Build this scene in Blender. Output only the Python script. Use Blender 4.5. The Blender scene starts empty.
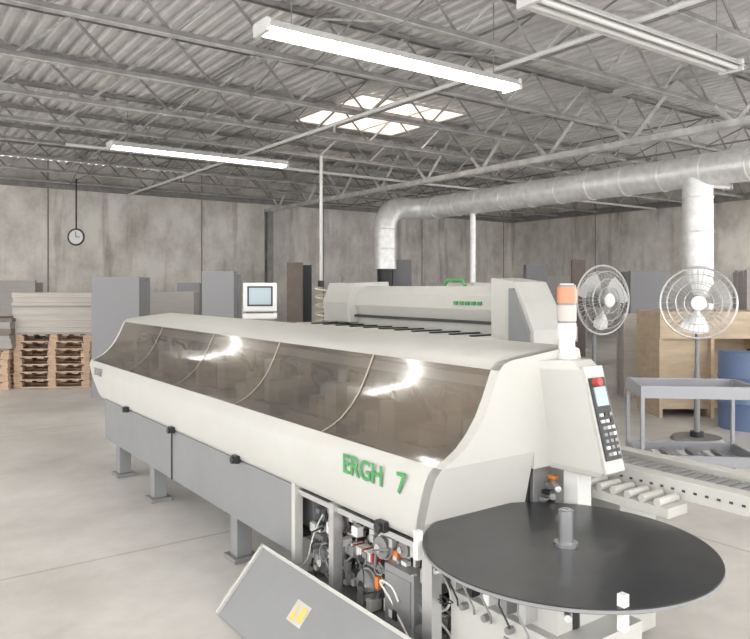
import bpy, bmesh, math, random
from mathutils import Vector, Matrix
random.seed(4)
S = bpy.context.scene
S.view_settings.view_transform = 'Standard'
S.view_settings.look = 'None'
S.view_settings.exposure = 0.5
YAW = math.radians(35.8)
F = 716.0
H = 1.65

# ---------------------------------------------------------------- materials
MATS = {}
def mat(name, col, rough=0.5, metal=0.0, nscale=0, namt=0.0, bump=0.0, emit=0, alpha=1.0, stretch=(1,1,1), coat=0.0):
    if name in MATS: return MATS[name]
    m = bpy.data.materials.new(name); m.use_nodes = True
    nt = m.node_tree; b = nt.nodes['Principled BSDF']
    b.inputs['Base Color'].default_value = (*col, 1)
    b.inputs['Roughness'].default_value = rough
    b.inputs['Metallic'].default_value = metal
    b.inputs['Alpha'].default_value = alpha
    b.inputs['Coat Weight'].default_value = coat
    if emit:
        b.inputs['Emission Color'].default_value = (*col, 1)
        b.inputs['Emission Strength'].default_value = emit
    if nscale:
        tc = nt.nodes.new('ShaderNodeTexCoord'); mp = nt.nodes.new('ShaderNodeMapping')
        mp.inputs['Scale'].default_value = stretch
        n = nt.nodes.new('ShaderNodeTexNoise'); n.inputs['Scale'].default_value = nscale
        n.inputs['Detail'].default_value = 8; n.inputs['Roughness'].default_value = 0.62
        nt.links.new(tc.outputs['Object'], mp.inputs['Vector'])
        nt.links.new(mp.outputs['Vector'], n.inputs['Vector'])
        r = nt.nodes.new('ShaderNodeValToRGB')
        r.color_ramp.elements[0].position = 0.3; r.color_ramp.elements[1].position = 0.7
        r.color_ramp.elements[0].color = (*[max(0, c*(1-namt)) for c in col], 1)
        r.color_ramp.elements[1].color = (*[min(1, c*(1+namt)) for c in col], 1)
        nt.links.new(n.outputs['Fac'], r.inputs['Fac'])
        nt.links.new(r.outputs['Color'], b.inputs['Base Color'])
        if bump:
            bp = nt.nodes.new('ShaderNodeBump'); bp.inputs['Strength'].default_value = bump
            bp.inputs['Distance'].default_value = 0.02
            nt.links.new(n.outputs['Fac'], bp.inputs['Height'])
            nt.links.new(bp.outputs['Normal'], b.inputs['Normal'])
    MATS[name] = m
    return m

WHITE = mat('offwhite_paint', (0.515,0.51,0.48), 0.42, nscale=3, namt=0.04)
WHITE2 = mat('white_paint', (0.72,0.72,0.70), 0.4)
GREYP = mat('grey_panel_paint', (0.24,0.245,0.25), 0.45, nscale=2, namt=0.06)
DARK = mat('dark_interior', (0.05,0.05,0.052), 0.6)
MIDG = mat('mid_grey_metal', (0.28,0.28,0.28), 0.45, 0.4)
BLACK = mat('black_plastic', (0.02,0.02,0.022), 0.4)
ALU = mat('aluminium', (0.62,0.62,0.62), 0.35, 0.8)
CHROME = mat('chrome', (0.8,0.8,0.8), 0.15, 1.0)
HUB = mat('turned_steel', (0.35,0.35,0.36), 0.3, 0.8)
RED = mat('red_plastic', (0.45,0.06,0.05), 0.5)
ORANGE = mat('orange_plastic', (0.75,0.25,0.06), 0.4)
YEL = mat('yellow_plastic', (0.7,0.52,0.14), 0.5)
BLUE = mat('blue_plastic', (0.12,0.17,0.3), 0.5)
GREEN = mat('green_paint', (0.07,0.30,0.10), 0.5)
DISC = mat('black_laminate', (0.02,0.022,0.025), 0.28, nscale=6, namt=0.5, coat=0.1)
WOOD = mat('pallet_wood', (0.52,0.37,0.26), 0.8, nscale=6, namt=0.3, stretch=(1,1,5))
PLY = mat('plywood', (0.58,0.46,0.33), 0.7, nscale=4, namt=0.15, stretch=(1,1,4))
BOARD = mat('grey_board', (0.34,0.325,0.31), 0.6, nscale=3, namt=0.1, stretch=(1,1,20))
BOARD2 = mat('brown_board', (0.2,0.16,0.135), 0.6, nscale=3, namt=0.2)
BOARDL = mat('pale_board', (0.50,0.46,0.42), 0.6, nscale=3, namt=0.12, stretch=(1,1,20))
GALV = mat('galvanised_duct', (0.85,0.85,0.84), 0.38, 0.35, nscale=7, namt=0.15)
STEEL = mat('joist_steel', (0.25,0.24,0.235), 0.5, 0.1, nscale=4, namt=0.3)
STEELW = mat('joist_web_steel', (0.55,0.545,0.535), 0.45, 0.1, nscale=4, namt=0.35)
DECKM = mat('roof_deck_metal', (0.74,0.73,0.72), 0.5, 0.1, nscale=1.2, namt=0.2)
TUBE = mat('fluorescent_tube', (1,0.98,0.93), 0.5, emit=15)
SKY = mat('skylight_diffuser', (0.95,0.80,0.68), 0.5, emit=1.05, nscale=1.5, namt=.25)
SCREEN = mat('lcd_screen', (0.3,0.36,0.4), 0.2, emit=0.3)

# acrylic
m = bpy.data.materials.new('smoked_acrylic'); m.use_nodes = True; nt = m.node_tree
b = nt.nodes['Principled BSDF']
b.inputs['Roughness'].default_value = 0.16
b.inputs['Alpha'].default_value = 0.76
b.inputs['IOR'].default_value = 1.65
b.inputs['Coat Weight'].default_value = 0.8
b.inputs['Coat Roughness'].default_value = 0.07
tc = nt.nodes.new('ShaderNodeTexCoord')
n = nt.nodes.new('ShaderNodeTexNoise'); n.inputs['Scale'].default_value = 1.5; n.inputs['Detail'].default_value = 5
nt.links.new(tc.outputs['Object'], n.inputs['Vector'])
r = nt.nodes.new('ShaderNodeValToRGB')
r.color_ramp.elements[0].position = 0.38; r.color_ramp.elements[0].color = (0.075,0.066,0.056,1)
r.color_ramp.elements[1].position = 0.64; r.color_ramp.elements[1].color = (0.20,0.16,0.12,1)
nt.links.new(n.outputs['Fac'], r.inputs['Fac']); nt.links.new(r.outputs['Color'], b.inputs['Base Color'])
ACR = m

# floor
m = bpy.data.materials.new('concrete_floor'); m.use_nodes = True; nt = m.node_tree
b = nt.nodes['Principled BSDF']
tc = nt.nodes.new('ShaderNodeTexCoord')
n1 = nt.nodes.new('ShaderNodeTexNoise'); n1.inputs['Scale'].default_value = 0.9; n1.inputs['Detail'].default_value = 12; n1.inputs['Roughness'].default_value=.68
nt.links.new(tc.outputs['Object'], n1.inputs['Vector'])
r = nt.nodes.new('ShaderNodeValToRGB')
r.color_ramp.elements[0].position = 0.33; r.color_ramp.elements[0].color = (0.49,0.465,0.435,1)
r.color_ramp.elements[1].position = 0.63; r.color_ramp.elements[1].color = (0.69,0.67,0.64,1)
nt.links.new(n1.outputs['Fac'], r.inputs['Fac'])
br = nt.nodes.new('ShaderNodeTexBrick'); br.offset = 0
br.inputs['Scale'].default_value = 1.0; br.inputs['Brick Width'].default_value = 4.5; br.inputs['Row Height'].default_value = 4.5
br.inputs['Mortar Size'].default_value = 0.012
br.inputs['Color1'].default_value = (1,1,1,1); br.inputs['Color2'].default_value = (0.97,0.97,0.97,1); br.inputs['Mortar'].default_value = (0.75,0.73,0.7,1)
nt.links.new(tc.outputs['Object'], br.inputs['Vector'])
mx = nt.nodes.new('ShaderNodeMix'); mx.data_type = 'RGBA'; mx.blend_type = 'MULTIPLY'; mx.inputs[0].default_value = 1
nt.links.new(r.outputs['Color'], mx.inputs[6]); nt.links.new(br.outputs['Color'], mx.inputs[7])
nt.links.new(mx.outputs[2], b.inputs['Base Color'])
b.inputs['Roughness'].default_value = 0.38
FLOOR = m

# wall
m = bpy.data.materials.new('concrete_wall'); m.use_nodes = True; nt = m.node_tree
b = nt.nodes['Principled BSDF']; b.inputs['Roughness'].default_value = 0.85
tc = nt.nodes.new('ShaderNodeTexCoord')
def noise(scale, st, rough):
    mp = nt.nodes.new('ShaderNodeMapping'); mp.inputs['Scale'].default_value = st
    nt.links.new(tc.outputs['Object'], mp.inputs['Vector'])
    n = nt.nodes.new('ShaderNodeTexNoise'); n.inputs['Scale'].default_value = scale; n.inputs['Detail'].default_value = 10; n.inputs['Roughness'].default_value=rough
    nt.links.new(mp.outputs['Vector'], n.inputs['Vector']); return n
n1 = noise(1.1,(1,1,.7),.72)
r = nt.nodes.new('ShaderNodeValToRGB')
r.color_ramp.elements[0].position = 0.33; r.color_ramp.elements[0].color = (0.50,0.465,0.42,1)
r.color_ramp.elements[1].position = 0.60; r.color_ramp.elements[1].color = (0.80,0.77,0.72,1)
nt.links.new(n1.outputs['Fac'], r.inputs['Fac'])
n2 = noise(1.6,(1.6,1.6,.16),.6)
r2 = nt.nodes.new('ShaderNodeValToRGB')
r2.color_ramp.elements[0].position = 0.30; r2.color_ramp.elements[0].color = (0.62,0.60,0.57,1)
r2.color_ramp.elements[1].position = 0.46; r2.color_ramp.elements[1].color = (1,1,1,1)
nt.links.new(n2.outputs['Fac'], r2.inputs['Fac'])
mx = nt.nodes.new('ShaderNodeMix'); mx.data_type = 'RGBA'; mx.blend_type = 'MULTIPLY'; mx.inputs[0].default_value = 1
nt.links.new(r.outputs['Color'], mx.inputs[6]); nt.links.new(r2.outputs['Color'], mx.inputs[7])
nt.links.new(mx.outputs[2], b.inputs['Base Color'])
WALL = m

# ---------------------------------------------------------------- builder
class MB:
    def __init__(s):
        s.bm = bmesh.new(); s.mats = []; s.M = Matrix.Identity(4)
    def mi(s, m):
        if m not in s.mats: s.mats.append(m)
        return s.mats.index(m)
    def v(s, p): return s.bm.verts.new(s.M @ Vector(p))
    def face(s, vs, m, smooth=False):
        try:
            f = s.bm.faces.new(vs); f.material_index = s.mi(m); f.smooth = smooth; return f
        except ValueError: return None
    def poly(s, pts, m): return s.face([s.v(p) for p in pts], m)
    def box(s, x0,x1,y0,y1,z0,z1, m):
        vs = [s.v((x,y,z)) for z in (z0,z1) for (x,y) in ((x0,y0),(x1,y0),(x1,y1),(x0,y1))]
        for q in ((3,2,1,0),(4,5,6,7),(0,1,5,4),(1,2,6,5),(2,3,7,6),(3,0,4,7)):
            s.face([vs[i] for i in q], m)
    def loft(s, rings, m, closed=True, caps=True, smooth=False):
        R = [[s.v(p) for p in r] for r in rings]
        n = len(R[0])
        for a, b_ in zip(R, R[1:]):
            for i in range(n if closed else n-1):
                j = (i+1) % n
                s.face([a[i], a[j], b_[j], b_[i]], m, smooth)
        if caps and closed:
            s.face(R[0][::-1], m); s.face(R[-1], m)
    def prism_y(s, prof, y0, y1, m):
        s.loft([[(x,y0,z) for x,z in prof], [(x,y1,z) for x,z in prof]], m)
    def prism_x(s, prof, x0, x1, m):
        s.loft([[(x0,y,z) for y,z in prof], [(x1,y,z) for y,z in prof]], m)
    def tube(s, pts, r, m, n=10, closed=False, caps=True, smooth=True):
        pts = [Vector(p) for p in pts]; N = len(pts)
        rs = r if isinstance(r, (list, tuple)) else [r]*N
        prev = None; rings = []
        for i in range(N):
            if closed: t = pts[(i+1)%N] - pts[i-1]
            else: t = pts[min(i+1,N-1)] - pts[max(i-1,0)]
            t.normalize()
            if prev is None:
                a = Vector((0,0,1)) if abs(t.z) < 0.9 else Vector((1,0,0))
            else: a = prev
            u = (a - t*a.dot(t)).normalized(); w = t.cross(u); prev = u
            rings.append([pts[i] + (u*math.cos(k*2*math.pi/n) + w*math.sin(k*2*math.pi/n))*rs[i] for k in range(n)])
        if closed: rings.append(rings[0])
        s.loft(rings, m, caps=(caps and not closed), smooth=smooth)
    def cyl(s, p0, p1, r, m, n=20, r2=None, smooth=True):
        s.tube([p0, p1], [r, r if r2 is None else r2], m, n=n, smooth=smooth)
    def ring(s, c, R, r, m, axis='y', n=40, k=6):
        pts = []
        for i in range(n):
            a = i*2*math.pi/n; x, y = R*math.cos(a), R*math.sin(a)
            d = {'y':(x,0,y),'z':(x,y,0),'x':(0,x,y)}[axis]
            pts.append((c[0]+d[0], c[1]+d[1], c[2]+d[2]))
        s.tube(pts, r, m, n=k, closed=True)
    def bar(s, p0, p1, t, m): s.tube([p0,p1], t, m, n=4, smooth=False)
    def done(s, name, parent=None, bevel=0, loc=None, rotz=0):
        bmesh.ops.remove_doubles(s.bm, verts=s.bm.verts, dist=1e-6)
        bmesh.ops.recalc_face_normals(s.bm, faces=s.bm.faces)
        for e in s.bm.edges:
            if len(e.link_faces)==2 and e.calc_face_angle(0) > 0.8: e.smooth = False
        me = bpy.data.meshes.new(name); s.bm.to_mesh(me); s.bm.free()
        for m in s.mats: me.materials.append(m)
        o = bpy.data.objects.new(name, me); S.collection.objects.link(o)
        if bevel:
            md = o.modifiers.new('bevel','BEVEL'); md.width = bevel; md.segments = 2; md.limit_method = 'ANGLE'
        if loc: o.location = loc
        o.rotation_euler.z = rotz
        if parent: o.parent = parent
        return o
def empty(name):
    e = bpy.data.objects.new(name, None); S.collection.objects.link(e); return e
def pt(px, Y, z=0):
    X = (px-375)/F*Y
    return (0.811*X+0.585*Y, -0.585*X+0.811*Y, z)

# ---------------------------------------------------------------- camera
cam = bpy.data.cameras.new('camera'); co = bpy.data.objects.new('camera', cam); S.collection.objects.link(co)
co.location = (0,0,H); co.rotation_euler = (math.pi/2, 0, -YAW)
cam.sensor_width = 36; cam.lens = F/750*36; cam.shift_y = -32.5/750
cam.clip_end = 200
S.camera = co
w = bpy.data.worlds.new('World'); S.world = w; w.use_nodes = True
w.node_tree.nodes['Background'].inputs[0].default_value = (0.99,0.985,0.98,1)
w.node_tree.nodes['Background'].inputs[1].default_value = 2.75

# ---------------------------------------------------------------- room
X0, X1, Y0, Y1, ZD = -6.0, 21.3, -5.0, 20.1, 4.95
o = MB(); o.box(X0-4, X1+4, Y0-3, Y1+.2, -0.15, 0, FLOOR); o.done('floor')
WJ = mat('wall_joint',(0.25,0.23,0.21),.9)
o = MB(); o.box(X0-.2, X1+.2, Y1, Y1+.2, 0, ZD, WALL)
for x in [X0+i*4.2+1.6 for i in range(7)]:
    o.box(x-.015, x+.015, Y1-.012, Y1, 0, ZD, WJ)
o.done('wall_back')
def wall_open(name, x0, x1, segs, openings):
    o = MB()
    for a,b_ in segs: o.box(x0,x1,a,b_,0,ZD,WALL)
    for a,b_ in openings: o.box(x0,x1,a,b_,4.2,ZD,WALL)
    return o
o = wall_open('wall_right', X1, X1+.2, ((9.6,Y1),(3.0,3.8)), ((3.8,9.6),(Y0,3.0)))  # openings added beyond the view so more sky light comes in
for y in (12.2,16.1): o.box(X1-.012,X1,y-.015,y+.015,0,ZD,WJ)
o.done('wall_right')
wall_open('wall_left', X0-.2, X0, ((6,7),(12,13),(18,Y1)), ((7,12),(13,18))).done('wall_left')  # both unseen openings are added to throw light on the back wall
o = MB(); o.box(X0, X1, Y1-.16, Y1-.02, 4.22, 4.42, STEEL); o.done('trim_1')
o = MB(); o.box(X1-.16, X1-.02, Y0, Y1-.2, 4.22, 4.42, STEEL); o.done('trim_2')
o = MB(); per = 0.19; n = int((X1-X0+.4)/per); prof = []
for i in range(n+1):
    x = X0-.2+i*per
    prof += [(x,ZD+.06),(x+.06,ZD+.06),(x+.085,ZD),(x+.165,ZD)]
R0 = [(x,Y0,z) for x,z in prof]; R1 = [(x,Y1+.2,z) for x,z in prof]
o.loft([R0,R1], DECKM, closed=False)
o.box(X0-.2,X1+.2,Y0,Y1+.2,ZD+.07,ZD+.12,DECKM)
o.done('ceiling')
def joist(y, name='roof_joist', x0=X0, x1=X1, zb=4.32, zt=4.9, step=0.62):
    o = MB()
    for z in (zb, zt):
        for dy in (-.035,.035):
            o.box(x0,x1,y+dy-.008,y+dy+.008,z-.03,z+.03,STEEL)
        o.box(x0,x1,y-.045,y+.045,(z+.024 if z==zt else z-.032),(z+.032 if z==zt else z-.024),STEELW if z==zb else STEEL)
    x = x0; up = True
    while x < x1-.05:
        xn = min(x1, x+step)
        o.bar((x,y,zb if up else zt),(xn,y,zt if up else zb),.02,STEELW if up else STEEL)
        up = not up; x = xn
    return o.done(name)
for i in range(11):
    joist(2.2+i*1.72)
o = MB(); gx = 10.2
for z in (4.0,4.86):
    for dx in (-.06,.06): o.box(gx+dx-.01,gx+dx+.01,Y0,Y1-.2,z-.05,z+.05,STEELW)
y = Y0; up = True
while y < Y1-.9:
    o.bar((gx,y,4.0 if up else 4.86),(gx,y+.86,4.86 if up else 4.0),.04,STEELW); up = not up; y += .86
o.done('roof_girder')
for gxx in (1.0,4.4,6.4,13.0,16.8):
    o = MB()
    o.cyl((gxx,Y0,4.30),(gxx,Y1-.2,4.30),.018,STEEL,n=6); o.cyl((gxx,Y0,4.85),(gxx,Y1-.2,4.85),.018,STEEL,n=6)
    for i in range(10):
        ya = 2.2+i*1.72
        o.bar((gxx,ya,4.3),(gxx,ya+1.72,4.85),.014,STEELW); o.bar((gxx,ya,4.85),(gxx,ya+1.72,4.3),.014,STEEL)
    o.done('joist_bridging')
o = MB()
o.cyl((6.0,Y0,4.18),(6.0,Y1-.2,4.18),.03,WHITE2,n=8)
o.cyl((3.0,13.6,4.2),(X1-.2,13.6,4.2),.03,WHITE2,n=8)
for i in range(5): o.cyl((6.0,3+i*3.2,4.18),(6.0,3+i*3.2,4.06),.02,ALU,n=8)
o.done('sprinkler_pipe')
for (x,y) in ((10.2,19.7),(10.2,-3)):
    o = MB(); o.box(x-.1,x+.1,y-.1,y-.08,0,3.95,STEEL); o.box(x-.1,x+.1,y+.08,y+.1,0,3.95,STEEL); o.box(x-.01,x+.01,y-.08,y+.08,0,3.95,STEEL)
    o.box(x-.16,x+.16,y-.16,y+.16,0,.02,STEEL); o.done('steel_column')
def skylight(x0,x1,y0,y1):
    o = MB(); z0 = ZD-.02
    o.box(x0,x1,y0,y1,z0,z0+.015,SKY)
    t=.06
    for a in ((x0-t,x0,y0-t,y1+t),(x1,x1+t,y0-t,y1+t),(x0,x1,y0-t,y0),(x0,x1,y1,y1+t)): o.box(*a,z0-.02,z0+.015,WHITE2)
    for k in (1,2): 
        xx = x0+(x1-x0)*k/3; o.box(xx-.02,xx+.02,y0,y1,z0-.02,z0,WHITE2)
    o.done('skylight')
skylight(6.95,9.3,10.0,12.3)
skylight(1.5,3.9,-3.5,-1.3)  # unseen, added behind the camera to light the machine top
def fixture(x0,x1,y,z=3.95,lit=True):
    o = MB()
    o.prism_x([(y-.16,z-.02),(y-.07,z+.07),(y+.07,z+.07),(y+.16,z-.02),(y+.15,z-.025),(y+.06,z+.02),(y-.06,z+.02),(y-.15,z-.025)],x0,x1,WHITE2)
    for dy in (-.06,.06): o.cyl((x0+.03,y+dy,z-.02),(x1-.03,y+dy,z-.02),.03,TUBE if lit else WHITE2,n=10)
    for x in (x0+.3,x1-.3): o.cyl((x,y,z+.07),(x,y,4.88),.006,STEEL,n=5)
    o.box(x0-.02,x0+.02,y-.13,y+.13,z-.06,z+.06,WHITE2); o.box(x1-.02,x1+.02,y-.13,y+.13,z-.06,z+.06,WHITE2)
    o.done('fluorescent_light_fixture')
fixture(2.9,6.08,5.74); fixture(3.4,6.7,12.3,4.02)
fixture(4.5,7.7,4.05,4.04,False)
fixture(14,17.3,9.2,4.1,False); fixture(15,18,5.0,4.05); fixture(-3,.2,2.0,4.0); fixture(3,6.2,-1.8,4.0); fixture(-3,0,14,4.05); fixture(-3.4,-.2,8,4.05); fixture(18,21,8.6,4.05)  # lit ones here are added out of view to brighten the room

# ---------------------------------------------------------------- ducts
def arc(c, R, a0, a1, ux, uy, n=7):
    c=Vector(c); ux=Vector(ux); uy=Vector(uy)
    return [c+ux*R*math.cos(a0+(a1-a0)*i/n)+uy*R*math.sin(a0+(a1-a0)*i/n) for i in range(n+1)]
o = MB(); qx, z = 11.8, 3.66
path = [Vector((qx,-4,z)), Vector((qx,6,z)), Vector((qx,13.9,z))]
path += arc((qx-.5,13.9,z), .5, 0, math.pi/2, (1,0,0),(0,1,0))[1:]
path += [Vector((11.25,14.4,z))]
path += arc((11.2,14.4,z-.5), .5, math.pi/2, math.pi, (1,0,0),(0,0,1))[1:]
path += [Vector((10.7,14.4,2.1))]
o.tube(path, .28, GALV, n=28)
yy = -3.5
while yy < 13.8:
    o.ring((qx,yy,z),.285,.012,GALV,axis='y',n=28,k=5); yy += .78
for zz in (2.6,3.1): o.ring((10.7,14.4,zz),.285,.012,GALV,axis='z',n=28,k=5)
for yy in (1.5,4.9,8.4,11.8):
    o.cyl((qx,yy,z+.26),(qx,yy,4.85),.01,STEEL,n=5)
o.cyl((qx,6.8,z-.1),(qx,6.8,1.255),.25,GALV,n=28)
for zz in (3.2,2.6,2.0,1.5): o.ring((qx,6.8,zz),.255,.012,GALV,axis='z',n=28,k=5)
o.cyl((10.7,14.4,2.12),(10.7,14.4,1.505),.2,BLACK,n=20)
o.cyl((11.8,12.4,3.45),(11.8,12.4,1.2),.07,GALV,n=10)
o.done('exhaust_duct')
def cabinet(name, c, sx, sy, sz, m1, yaw=0):
    o = MB(); o.box(-sx/2,sx/2,-sy/2,sy/2,.06,sz,m1); o.box(-sx/2+.03,sx/2-.03,-sy/2+.03,sy/2-.03,0,.06,BLACK)
    o.box(-sx/2+.04,-.01,-sy/2-.015,-sy/2,.12,sz-.06,m1); o.box(.01,sx/2-.04,-sy/2-.015,-sy/2,.12,sz-.06,m1)
    o.cyl((-.05,-sy/2-.04,sz*.5),(-.05,-sy/2-.04,sz*.62),.01,ALU,n=6); o.cyl((.05,-sy/2-.04,sz*.5),(.05,-sy/2-.04,sz*.62),.01,ALU,n=6)
    o.done(name, bevel=.008, loc=(c[0],c[1],0), rotz=yaw)
cabinet('dust_collector',(11.8,6.8),1.1,1.0,1.25,GREYP,-.6)
cabinet('filter_cabinet',(10.9,14.5),1.2,1.1,1.5,GREYP,-.6)

# ---------------------------------------------------------------- edge bander (x=v+VX, y=u+UY)
VX, UY = 1.787, 2.188
root = empty('edge_banding_machine')
U = lambda u: u+UY
V = lambda v: v+VX
low = [(.035,.635),(.006,.65),(-.004,.68),(-.006,.76),(.0,.85),(.012,.91),(.04,.945)]
win = [(.04,.945),(.09,.965),(.15,1.0),(.21,1.055),(.26,1.12),(.30,1.195),(.33,1.26),(.35,1.305)]
top = [(.35,1.305),(.375,1.33),(.42,1.343),(.82,1.385),(.86,1.37),(.87,1.33),(.87,.87)]
o = MB()
def strip(o, prof, u0, u1, m, smooth=True, s0=None):
    R0=[(V(v),U(u0 + (s0(z) if s0 else 0)),z) for v,z in prof]
    R1=[(V(v),U(u1 + (s0(z,1) if s0 else 0)),z) for v,z in prof]
    o.loft([R0,R1], m, closed=False, smooth=smooth)
def sh(z, far=0):
    t = max(0,(.945-z)/.3)
    return (-.5*t) if far else .07*t
strip(o, low, -.1, 5.0, WHITE, s0=sh)
strip(o, [(v,z) for v,z in top[:-1]], -.1, 5.05, WHITE)
o.box(V(.855),V(.87),U(-.095),U(5.05),.87,1.35,WHITE)
for (ub,far,d) in ((-.1,0,.05),(5.0,1,.05)):
    up = win+top[1:]+[(.56,.87),(.56,.945)]
    R=[(V(v),U(ub),z) for v,z in up]; o.loft([R,[(x,y+d,z) for x,y,z in R]],WHITE)
    lo = low+[(.56,.945),(.56,.65)]
    R=[(V(v),U(ub+sh(z,far)),z) for v,z in lo]; o.loft([R,[(x,y+d,z) for x,y,z in R]],WHITE)
for u in (.78,1.78,2.8,3.9):
    R = [[(V(v-.004),U(u-.007+d),z+.004) for v,z in win] for d in (0,.014)]
    o.loft(R, mat('acrylic_edge',(0.38,0.33,0.27),.3), closed=False, smooth=True)
o.box(V(.06),V(.85),U(-.04),U(4.98),.84,.87,MIDG)
o.box(V(.80),V(.83),U(-.04),U(4.98),.87,1.3,GREYP)
o.done('hood', root)
o = MB()
strip(o, win, -.05, 5.0, ACR)
o.done('smoked_windows', root)
o = MB()
o.box(V(0.01),V(.04),U(1.02),U(4.45),.29,.64,GREYP)
for u in (2.75,): o.box(V(.0),V(.012),U(u-.004),U(u+.004),.29,.64,BLACK)
o.box(V(.0),V(.05),U(.985),U(1.02),.24,.66,WHITE)
o.box(V(.12),V(.85),U(1.0),U(4.45),.33,.86,GREYP)
o.box(V(.40),V(.85),U(-.03),U(1.0),.14,.86,DARK)
o.box(V(.0),V(.85),U(-.02),U(1.0),.14,.19,MIDG)
o.box(V(.05),V(.12),U(1.02),U(4.4),.36,.4,BLACK)
for u in (1.82,3.3,4.2):
    for v in (.05,.7):
        o.box(V(v),V(v+.1),U(u-.05),U(u+.05),.03,.4,GREYP)
        o.box(V(v-.03),V(v+.13),U(u-.08),U(u+.08),0,.03,MIDG)
for u in (.22,1.65,2.7,3.74):
    o.box(V(-.03),V(.0),U(u-.03),U(u+.03),.63,.675,BLACK)
    o.cyl((V(-.045),U(u),.65),(V(-.0),U(u),.65),.022,BLACK,n=12)
o.done('base_frame', root, bevel=.006)
# open bay mechanics
o = MB(); rnd = random.Random(7)
o.box(V(.02),V(.07),U(-.06),U(-.0),.14,.64,ALU)
o.box(V(.0),V(.05),U(.62),U(.66),.14,.64,ALU)
o.box(V(.02),V(.4),U(0.04),U(1.0),.60,.625,ALU)
o.box(V(.1),V(.4),U(.05),U(.98),.38,.395,MIDG)
o.box(V(.06),V(.16),U(.1),U(.3),.2,.46,GREYP); o.box(V(.055),V(.06),U(.12),U(.28),.24,.43,MIDG)
for u,zc,r in ((.85,.29,.06),(.48,.29,.07),(.36,.50,.05),(.75,.5,.045),(.2,.54,.035)):
    o.cyl((V(.08),U(u),zc),(V(.33),U(u),zc),r,MIDG,n=20)
    for k in range(6): o.cyl((V(.10+k*.035),U(u),zc),(V(.112+k*.035),U(u),zc),r+.008,ALU,n=20)
    o.cyl((V(.06),U(u),zc),(V(.09),U(u),zc),r*.4,CHROME,n=12)
for i in range(150):
    u = rnd.uniform(.0,.95); zc = rnd.choice((.2,.24,.3,.4,.44,.5,.54)); v = rnd.uniform(.05,.26)
    a,b_,c = rnd.uniform(.015,.05),rnd.uniform(.015,.06),rnd.uniform(.02,.06)
    mm = rnd.choice([ALU,ALU,MIDG,MIDG,WHITE2,WHITE2,BLACK,GREYP,GREYP,WHITE,WHITE,BOARDL,BOARD,ALU,BLACK,MIDG,ALU,ORANGE])
    o.box(V(v),V(v+b_),U(u),U(u+a),zc,zc+c,mm)
for i in range(38):
    u = rnd.uniform(0,.9); z0 = rnd.uniform(.3,.6); p=[]
    uu,zz,v = u,z0,rnd.uniform(.04,.2)
    for k in range(7):
        p.append((V(v),U(uu),min(.6,max(.2,zz)))); uu += rnd.uniform(-.09,.09); zz += rnd.uniform(-.1,.07); v = min(.3,max(.02,v+rnd.uniform(-.04,.04)))
    q=[]
    P=[Vector(x) for x in p]
    for k in range(len(P)-1):
        a0=P[max(0,k-1)];a1=P[k];a2=P[k+1];a3=P[min(len(P)-1,k+2)]
        for j in range(5):
            t=j/5; q.append(0.5*((2*a1)+(-a0+a2)*t+(2*a0-5*a1+4*a2-a3)*t*t+(-a0+3*a1-3*a2+a3)*t**3))
    o.tube(q,rnd.choice((.003,.004,.005)),rnd.choice([BLACK,BLACK,BLACK,GREYP,GREYP,WHITE2,MIDG]),n=6)
for i in range(10):
    o.box(V(.08),V(.14),U(.42+i*.018),U(.432+i*.018),.41,.45,WHITE2 if i%4 else RED)
o.done('drive_mechanics', root)
o = MB()
for i in range(26):
    u = .1+i*.185
    a = rnd.uniform(.08,.15); hh = rnd.uniform(.08,.3); v0 = rnd.uniform(.38,.5)
    o.box(V(v0),V(v0+.22),U(u),U(u+a),.87,.87+hh,rnd.choice([ALU,GREYP,WHITE2,MIDG,BOARDL]))
    o.cyl((V(v0+.1),U(u+a/2),.87+hh),(V(v0+.1),U(u+a/2),.87+hh+.07),.04,rnd.choice([MIDG,ALU,BLACK,GREYP]),n=14)
    if i%4==0: o.box(V(.22),V(.3),U(u),U(u+.1),.87,.95,rnd.choice([MIDG,GREYP,ALU]))
o.box(V(.2),V(.36),U(0),U(4.95),.87,.895,ALU)
o.box(V(.5),V(.56),U(0),U(4.95),1.2,1.25,ALU)
for i in range(12):
    u=.2+i*.4; o.tube([(V(.6),U(u),.95),(V(.5),U(u+.05),1.15),(V(.45),U(u+.15),1.18),(V(.5),U(u+.25),1.1),(V(.6),U(u+.28),.95)],.012,BLACK,n=6)
o.done('processing_units', root)
# control tower
o = MB()
va, vb = .69,.815
def tring(z,uf,v0): return [(V(v0),U(-.09),z),(V(va),U(uf),z),(V(vb),U(uf),z),(V(vb),U(-.05),z),(V(v0),U(-.05),z)]
o.loft([tring(.86,-.33,.67),tring(.885,-.355,.665),tring(1.30,-.245,.585),tring(1.335,-.20,.58)],WHITE)
o.box(V(.70),V(.79),U(-.22),U(-.14),.15,.87,WHITE2)
o.box(V(.62),V(.85),U(-.12),U(-.035),.14,.66,WHITE)
o.box(V(.60),V(.85),U(-.06),U(-.035),.66,.86,MIDG)
for k in range(4): o.cyl((V(.62),U(-.09-.03*k),.67+.04*k),(V(.69),U(-.09),.67+.04*k),.015,[ALU,BLACK,MIDG,ALU][k],n=10)
for k in range(5): o.box(V(.61+.02*k),V(.64+.02*k),U(-.10),U(-.06),.68+.03*k,.70+.03*k,[BLACK,ALU,BLACK,MIDG,ORANGE][k])
o.done('control_tower', root, bevel=.012)
o = MB()
A=Vector((0,U(-.248),1.29)); Bv=Vector((0,U(-.353),.90)); dn=(Bv-A); L=dn.length; dn.normalize(); nn=Vector((0,dn.z,-dn.y))
def tp(t, vv, off): p=A+dn*t+nn*off; return (V(vv),p.y,p.z)
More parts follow.
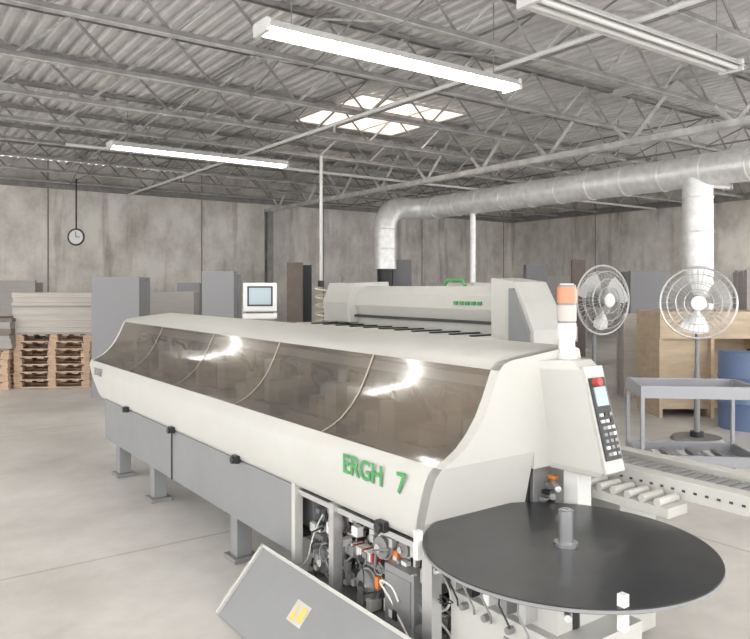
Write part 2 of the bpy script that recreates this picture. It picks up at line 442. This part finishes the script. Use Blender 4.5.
def tbox(t0,t1,v0,v1,h0,h1,m):
    o.loft([[tp(t0,v0,h0),tp(t0,v1,h0),tp(t1,v1,h0),tp(t1,v0,h0)],[tp(t0,v0,h1),tp(t0,v1,h1),tp(t1,v1,h1),tp(t1,v0,h1)]],m)
if nn.y>0: nn=-nn
tbox(-.02,L+.02,va+.0,vb-.0,0,.012,WHITE)
tbox(.03,L-.03,va+.012,vb-.012,.012,.02,DARK)
tbox(.07,.15,va+.025,vb-.025,.02,.025,SCREEN)
for i in range(7):
    for j in range(3):
        mm=[WHITE2,GREYP,MIDG,WHITE2,GREYP,BLACK,MIDG,WHITE2][(i*3+j*5)%8]
        tbox(.18+i*.027,.193+i*.027,va+.025+j*.03,va+.043+j*.03,.02,.028,mm)
o.cyl(tp(.05,va+.04,.02),tp(.05,va+.04,.05),.018,RED,n=14)
o.done('control_panel', root)
# beacon
o = MB(); bx,by = V(.757),U(-.112)
o.cyl((bx,by,1.33),(bx,by,1.36),.045,WHITE2); o.cyl((bx,by,1.36),(bx,by,1.57),.036,WHITE2)
for k,(mm) in enumerate((WHITE2,mat('clear_lens',(0.5,0.46,0.42),.3),mat('amber_lens',(0.6,0.24,0.13),.3))):
    o.cyl((bx,by,1.42+k*.08),(bx,by,1.49+k*.08),.042,mm)
    o.cyl((bx,by,1.49+k*.08),(bx,by,1.50+k*.08),.039,GREYP)
o.cyl((bx,by,1.655),(bx,by,1.665),.03,WHITE2)
o.done('signal_beacon', root)
# coil table
o = MB(); cx,cy,zc = V(.259),U(-.515),.73
def disc(c,R,z0,z1,m,n=96):
    o.loft([[ (c[0]+R*math.cos(i*2*math.pi/n), c[1]+R*math.sin(i*2*math.pi/n), z) for i in range(n)] for z in (z0,z1)], m)
disc((cx,cy),.51,zc-.016,zc,DISC)
disc((cx,cy),.512,zc-.014,zc-.004,GREYP)
o.cyl((cx,cy,zc),(cx,cy,zc+.012),.042,HUB); o.cyl((cx,cy,zc),(cx,cy,zc+.125),.027,HUB,n=28)
o.cyl((cx,cy,zc+.125),(cx,cy,zc+.13),.018,GREYP)
o.cyl((cx,cy,.3),(cx,cy,zc-.016),.05,BLACK)
for ang in (-140,-62,62,160):
    a=math.radians(ang); ex,ey=cx+.5*math.cos(a),cy+.5*math.sin(a)
    o.cyl((cx,cy,zc-.04),(ex,ey,zc-.04),.012,ALU,n=8)
for px,py in ((418,540),(623,606)):
    h=H-(zc); Y=F*h/(py-287); p=pt(px,Y)
    o.box(p[0]-.012,p[0]+.012,p[1]-.012,p[1]+.012,zc-.07,zc+.035,WHITE2)
o.done('coil_table', root)
o = MB()
o.box(V(.12),V(.5),U(-.66),U(-.06),.0,.45,WHITE)
o.box(V(.16),V(.46),U(-.56),U(-.1),.45,.6,WHITE)
o.box(V(.115),V(.12),U(-.6),U(-.35),.1,.38,GREYP)
o.box(V(.10),V(.13),U(-.5),U(-.06),.56,.66,WHITE)
for k in range(3): o.cyl((V(.09),U(-.15-k*.12),.42),(V(.12),U(-.15-k*.12),.42),.014,MIDG,n=10)
for k in range(5):
    u=-.08-k*.09; o.tube([(V(.1),U(u),.6),(V(.06),U(u-.03),.52),(V(.08),U(u-.06),.45),(V(.12),U(u-.02),.4)],.004,[BLACK,GREYP,GREYP][k%3],n=6)
    o.box(V(.1),V(.16),U(u-.03),U(u),.47,.54,[ALU,BLACK,WHITE2,MIDG][k%4])
o.done('coil_table_pedestal', root)
# infeed conveyor
o = MB()
o.box(V(1.0),V(1.08),U(-.95),U(.6),.76,.84,WHITE)
o.box(V(1.3),V(1.38),U(-.95),U(.6),.76,.84,WHITE)
o.box(V(1.08),V(1.3),U(-.95),U(.6),.77,.80,MIDG)
for k in range(30):
    y=U(-.93+k*.05); o.box(V(1.12),V(1.26),y,y+.035,.80,.825,GREYP if k%2 else MIDG)
    o.box(V(.995),V(1.0),y,y+.015,.795,.805,DARK)
o.box(V(.84),V(.98),U(-.55),U(.2),.72,.76,WHITE)
for k in range(9): o.cyl((V(.84),U(-.5+k*.07),.775),(V(.98),U(-.5+k*.07),.775),.018,WHITE,n=10)
o.box(V(1.02),V(1.3),U(-.2),U(.3),.03,.76,WHITE); o.box(V(1.15),V(1.22),U(-.88),U(-.8),.0,.77,GREYP)
o.done('infeed_conveyor', root, bevel=.004)
def lettering(name, txt, size, v, u, z, m):
    cu = bpy.data.curves.new(name,'FONT'); cu.body=txt; cu.size=size; cu.extrude=.001; cu.offset=.0025
    cu.materials.append(m); t = bpy.data.objects.new(name,cu); S.collection.objects.link(t)
    t.matrix_world = Matrix.Translation((V(v),U(u),z)) @ Matrix(((0,0,-1,0),(-1,0,0,0),(0,1,0,0),(0,0,0,1)))
    t.parent = root
lettering('lettering','ERGH',.12,-.009,.53,.815,GREEN)
lettering('lettering_number','7',.12,-.009,.13,.815,GREEN)
lettering('lettering_small','EDGE',.09,-.009,4.75,.84,GREYP)

# removed cover leaning
o = MB()
def cov(u,t,off):
    v=-.32+t*.26; z=.005+t*.29
    return (V(v)-off*.75, U(u), z+off*.65)
def cbox(u0,u1,t0,t1,h0,h1,m):
    o.loft([[cov(u1,t0,h0),cov(u0,t0,h0),cov(u0,t1,h0),cov(u1,t1,h0)],[cov(u1,t0,h1),cov(u0,t0,h1),cov(u0,t1,h1),cov(u1,t1,h1)]],m)
cbox(-.12,1.18,0,1,0,.015,GREYP)
cbox(1.165,1.185,0,1,0,.03,WHITE)
cbox(-.12,1.18,.96,1,0,.03,WHITE)
cbox(.56,.68,.45,.70,.016,.018,WHITE)
o.poly([cov(.67,.47,.02),cov(.625,.47,.02),cov(.65,.67,.02)],YEL); o.poly([cov(.615,.49,.02),cov(.57,.49,.02),cov(.57,.66,.02),cov(.615,.66,.02)],YEL)
o.done('machine_cover_panel')

# ---------------------------------------------------------------- second machine (beam saw)
o = MB()
bx = 5.5
prof = [(bx-.3,1.30),(bx-.34,1.42),(bx-.30,1.56),(bx-.17,1.66),(bx+.3,1.66),(bx+.35,1.30)]
o.prism_y(prof,5.0,8.35,WHITE)
for k in range(5): o.box(bx-.345,bx-.325,5.3+k*.09,5.36+k*.09,1.46,1.50,GREEN)
o.box(bx-.345,bx-.3,5.0,8.35,1.27,1.30,DARK)
o.box(bx-.28,bx+.3,4.9,8.35,1.1,1.27,WHITE)
o.prism_y([(bx-.75,1.0),(bx-.75,1.10),(bx-.70,1.17),(bx-.28,1.17),(bx-.28,1.0)],4.9,8.5,WHITE)
o.box(bx-.76,bx-.75,4.9,8.5,1.02,1.05,BLACK)
o.box(bx-.6,bx+.6,5.0,8.4,.05,1.0,GREYP)
for k in range(11): o.box(bx-.70,bx-.3,5.05+k*.3,5.1+k*.3,1.17,1.185,BLACK)
pr = [(4.5,.95),(4.5,1.25),(4.62,1.5),(4.74,1.70),(5.05,1.74),(5.05,.95)]
o.prism_x(pr,bx-.45,bx+.0,WHITE)
o.prism_x([(4.54,1.0),(4.54,1.24),(4.66,1.48),(4.74,1.64),(4.80,1.64),(4.80,1.0)],bx-.47,bx-.45,GREYP)
o.box(bx-.4,bx-.02,4.55,5.0,.0,.95,GREYP)
o.box(bx+.0,bx+.4,4.75,5.1,.0,1.3,WHITE)
o.prism_y([(bx-.42,1.2),(bx-.45,1.45),(bx-.35,1.70),(bx+.2,1.72),(bx+.3,1.2)],7.6,8.2,WHITE)
o.tube([(bx,5.9,1.66),(bx,5.95,1.72),(bx,6.2,1.73),(bx,6.25,1.66)],.02,GREEN,n=8)
o.done('panel_saw', bevel=.015)
o = MB()
o.box(7.4,9.6,7.6,9.6,.75,1.0,WHITE); o.box(7.6,9.4,7.8,9.4,.05,.75,GREYP)
o.prism_y([(7.3,1.0),(7.3,1.5),(7.55,1.72),(8.1,1.72),(8.2,1.0)],7.9,8.5,WHITE)
o.box(7.28,7.3,8.0,8.4,1.2,1.45,GREYP)
o.done('sanding_machine', bevel=.02)

o = MB()
o.box(-.2,.2,-.03,.22,1.36,1.70,WHITE2); o.box(-.15,.15,-.035,-.03,1.42,1.66,DARK); o.box(-.13,.13,-.038,-.035,1.44,1.64,SCREEN)
o.box(-.2,.2,-.22,-.03,1.28,1.34,WHITE2); o.box(-.16,.16,-.2,-.05,1.34,1.35,DARK)
o.box(-.16,.16,0,.3,.05,1.36,WHITE); o.box(-.22,.22,-.06,.36,0,.05,GREYP)
p = pt(260,8.6); o.done('control_console',bevel=.01,loc=(p[0],p[1],0),rotz=-YAW+.15)

# ---------------------------------------------------------------- fans
def fan(p, r, zc, yaw):
    o = MB(); C = mat('fan_wire',(0.6,0.6,0.59),.35,.5)
    for rr,yo in ((r,0),(r*.82,-.06),(r*.6,-.09),(r*.38,-.10),(r*.2,-.105),(r*.82,.06),(r*.55,.09),(r*.3,.1)):
        o.ring((0,yo,zc),rr,.005 if rr<r else .012,C,n=40,k=5)
    for i in range(36):
        a = i*math.pi/18; ca,sa=math.cos(a),math.sin(a)
        for sg in (-1,1):
            o.tube([(ca*rr,sg*yy,zc+sa*rr) for rr,yy in ((.07,.105),(r*.38,.10),(r*.6,.09),(r*.82,.06),(r,0))],.0028,C,n=4,caps=False)
    o.cyl((0,-.11,zc),(0,-.09,zc),.075,C); o.cyl((0,.04,zc),(0,.26,zc),.085,GREYP); o.cyl((0,-.04,zc),(0,.04,zc),.05,ALU)
    for k in range(3):
        a0=k*2.094+.4; P=[]
        for i in range(6):
            t=i/5; rr=.05+t*(r*.88-.05); wd=.25+.3*math.sin(t*2.4); 
            P.append([(math.cos(a0+s*wd)*rr, s*.045, zc+math.sin(a0+s*wd)*rr) for s in (-1,-.4,.3,1)])
        o.loft(P,ALU,closed=False,smooth=True)
    o.cyl((0,.15,.04),(0,.15,zc-.05),.022,GREYP,n=12); o.cyl((0,.15,.04),(0,.15,.75),.03,GREYP,n=12)
    o.cyl((0,.15,zc-.09),(0,.15,zc),.04,BLACK,n=12)
    o.cyl((0,.15,0),(0,.15,.035),.27,MIDG,n=32,r2=.25); o.cyl((0,.15,.035),(0,.15,.09),.07,BLACK)
    o.done('pedestal_fan',loc=(p[0],p[1],0),rotz=yaw)
fan(pt(698,7.6),.375,1.48,-YAW-.35)
fan(pt(603,8.3),.40,1.5,-YAW+.45)

# ---------------------------------------------------------------- cart
o = MB(); CG = mat('cart_grey_steel',(0.33,0.335,0.36),.4,.3)
for z0,hh in ((.76,.10),(.22,.09)):
    o.box(-.45,.45,-.27,.27,z0,z0+.012,CG)
    for a in ((-.45,.45,-.27,-.255),(-.45,.45,.255,.27),(-.45,-.435,-.27,.27),(.435,.45,-.27,.27)): o.box(*a,z0,z0+hh,CG)
for x in (-.45,.42):
    for y in (-.27,.24): o.box(x,x+.03,y,y+.03,.13,.86,CG)
for x in (-.42,.42):
    for y in (-.22,.22):
        o.cyl((x-.015,y,.06),(x+.015,y,.06),.06,BLACK); o.box(x-.03,x+.03,y-.02,y+.02,.09,.14,ALU)
for k in range(9):
    x=-.35+k*.07; o.box(x,x+.05,-.15,.12,.232,.25+.02*(k%3),[ALU,WHITE2,GREYP][k%3])
p = pt(689,5.95); o.done('utility_cart',bevel=.004,loc=(p[0],p[1],0),rotz=-YAW-.12)

# ---------------------------------------------------------------- clutter
def pallets(p, n, yaw, hb=.6, bm=BOARD, w=1.2, d=1.0):
    o = MB(); z=0
    for k in range(n):
        j=random.uniform(-.02,.02)
        for i in range(3): o.box(-w/2+j,w/2+j,-d/2+i*(d/2-.05),-d/2+.09+i*(d/2-.05),z+.0,z+.02,WOOD)
        for i in range(3):
            for q in range(3): o.box(-w/2+j+i*(w/2-.07),-w/2+.13+j+i*(w/2-.07),-d/2+q*(d/2-.05),-d/2+.09+q*(d/2-.05),z+.02,z+.105,WOOD)
        for i in range(7): o.box(-w/2+j+i*(w-.1)/6,-w/2+.1+j+i*(w-.1)/6,-d/2,d/2,z+.105,z+.125,WOOD)
        z += .125
    zz=z
    while zz<z+hb:
        t=random.choice((.03,.05,.08)); j=random.uniform(-.015,.015)
        o.box(-w/2-.03+j,w/2+.03+j,-d/2+j,d/2+j,zz+.002,zz+t,random.choice([bm,bm,BOARD])); zz+=t
    o.done('pallet_stack_with_boards',loc=(p[0],p[1],0),rotz=yaw)
pallets(pt(63,12.2),7,-YAW+.1,.68,BOARDL)
pallets(pt(-12,12.0),5,-YAW,.5,BOARD2)
def slab(px,Y,wpx,z1,m,dep=.4,yaw=-YAW,name=None,n=5,z0=0.0):
    if name is None: name = {'grey_board':'grey_panel_stack','brown_board':'brown_panel_stack','pale_board':'pale_panel_stack'}.get(m.name,'painted_panel_stack')
    o=MB(); w=wpx/F*Y
    for k in range(n):
        d0=-dep/2+dep*k/n; hh=z1-random.uniform(0,.06)*(k>0)
        o.box(-w/2+random.uniform(0,.03),w/2-random.uniform(0,.03),d0,d0+dep/n-.006,z0,hh,m)
    p=pt(px,Y); o.done(name,loc=(p[0],p[1],0),rotz=yaw)
LG = mat('light_grey_board',(0.27,0.27,0.28),.6)
slab(122,11.0,48,1.80,LG,.6)
slab(222,10.8,34,1.88,LG,.5,name='grey_cabinet',n=2)
slab(172,15.5,50,1.55,BOARD,.5); slab(295,17.5,16,2.25,BOARD2,.1,n=2); slab(306,18,12,2.2,mat('black_board',(.06,.06,.07),.6),.1,n=2)
slab(335,17,16,1.9,BOARD,.2); slab(395,18.5,34,2.35,LG,.2,n=3)
slab(190,17.0,24,1.75,LG,.3); slab(555,19.5,60,1.95,BOARD,.5); slab(578,17,14,2.3,BOARD2,.2); slab(535,17.5,22,2.2,LG,.3)
slab(645,15.5,40,2.0,LG,.6); slab(15,16.5,50,1.8,BOARD,.4)
slab(745,10.6,14,1.9,BOARD,.4); slab(440,17.5,22,1.75,BOARD,.3)
slab(632,10.9,26,1.25,BOARDL,.3)
o=MB()
o.box(-.75,.75,-.4,.4,1.3,1.34,PLY); o.box(-.75,.75,-.4,-.38,1.0,1.3,PLY)
for x in (-.75,-.1,.71): o.box(x,x+.04,-.38,.38,.0,1.3,PLY)
o.box(-.71,-.1,-.30,-.28,.1,1.0,PLY); o.box(-.75,.75,-.35,.38,.35,.38,PLY); o.box(-.75,.75,.38,.4,.0,1.3,PLY)
p=pt(705,9.4); o.done('plywood_workbench',loc=(p[0],p[1],0),rotz=-YAW)
o=MB(); R=.29
zs=[0,.02,.29,.305,.32,.59,.605,.62,.88,.9]; rr=[R,R,R,R+.012,R,R,R+.012,R,R,R-.01]
o.tube([(0,0,q) for q in zs],rr,BLUE,n=32)
o.cyl((.12,0,.9),(.12,0,.92),.04,BLACK)
p=pt(745,8.4); o.done('steel_drum',loc=(p[0],p[1],0))
p=pt(76,17.5)
o=MB(); zc=1.65+(287-237)*17.5/F
o.ring((0,0,zc),.19,.025,BLACK,n=32); o.cyl((0,-.01,zc),(0,.03,zc),.185,WHITE2,n=32)
o.box(-.008,.008,-.02,-.012,zc,zc+.13,BLACK); o.box(0,.1,-.02,-.012,zc-.008,zc+.008,BLACK); o.cyl((0,.01,zc+.19),(0,.01,4.3),.02,BLACK,n=6)
o.done('wall_clock',loc=(p[0],p[1],0),rotz=-YAW)
p=pt(321,14.5); o=MB()
o.cyl((0,0,1.75),(0,0,4.3),.035,WHITE2,n=8); o.box(-.05,.05,-.04,.04,1.65,1.78,BLACK)
pts=[(-.22*math.sin(i*.3), .2*math.cos(i*.3)-.2, 1.65-i*.008) for i in range(120)]
o.tube(pts,.016,mat('air_hose',(.75,.7,.5),.4),n=6)
o.done('compressed_air_drop',loc=(p[0],p[1],0))
o=MB(); pp=[pt(0,3.1,.01),pt(15,3.0,.01),pt(35,2.95,.01),pt(48,2.8,.01),pt(52,2.6,.01),pt(30,2.4,.01)]
o.tube(pp,.01,BLACK,n=8); o.done('power_cable')
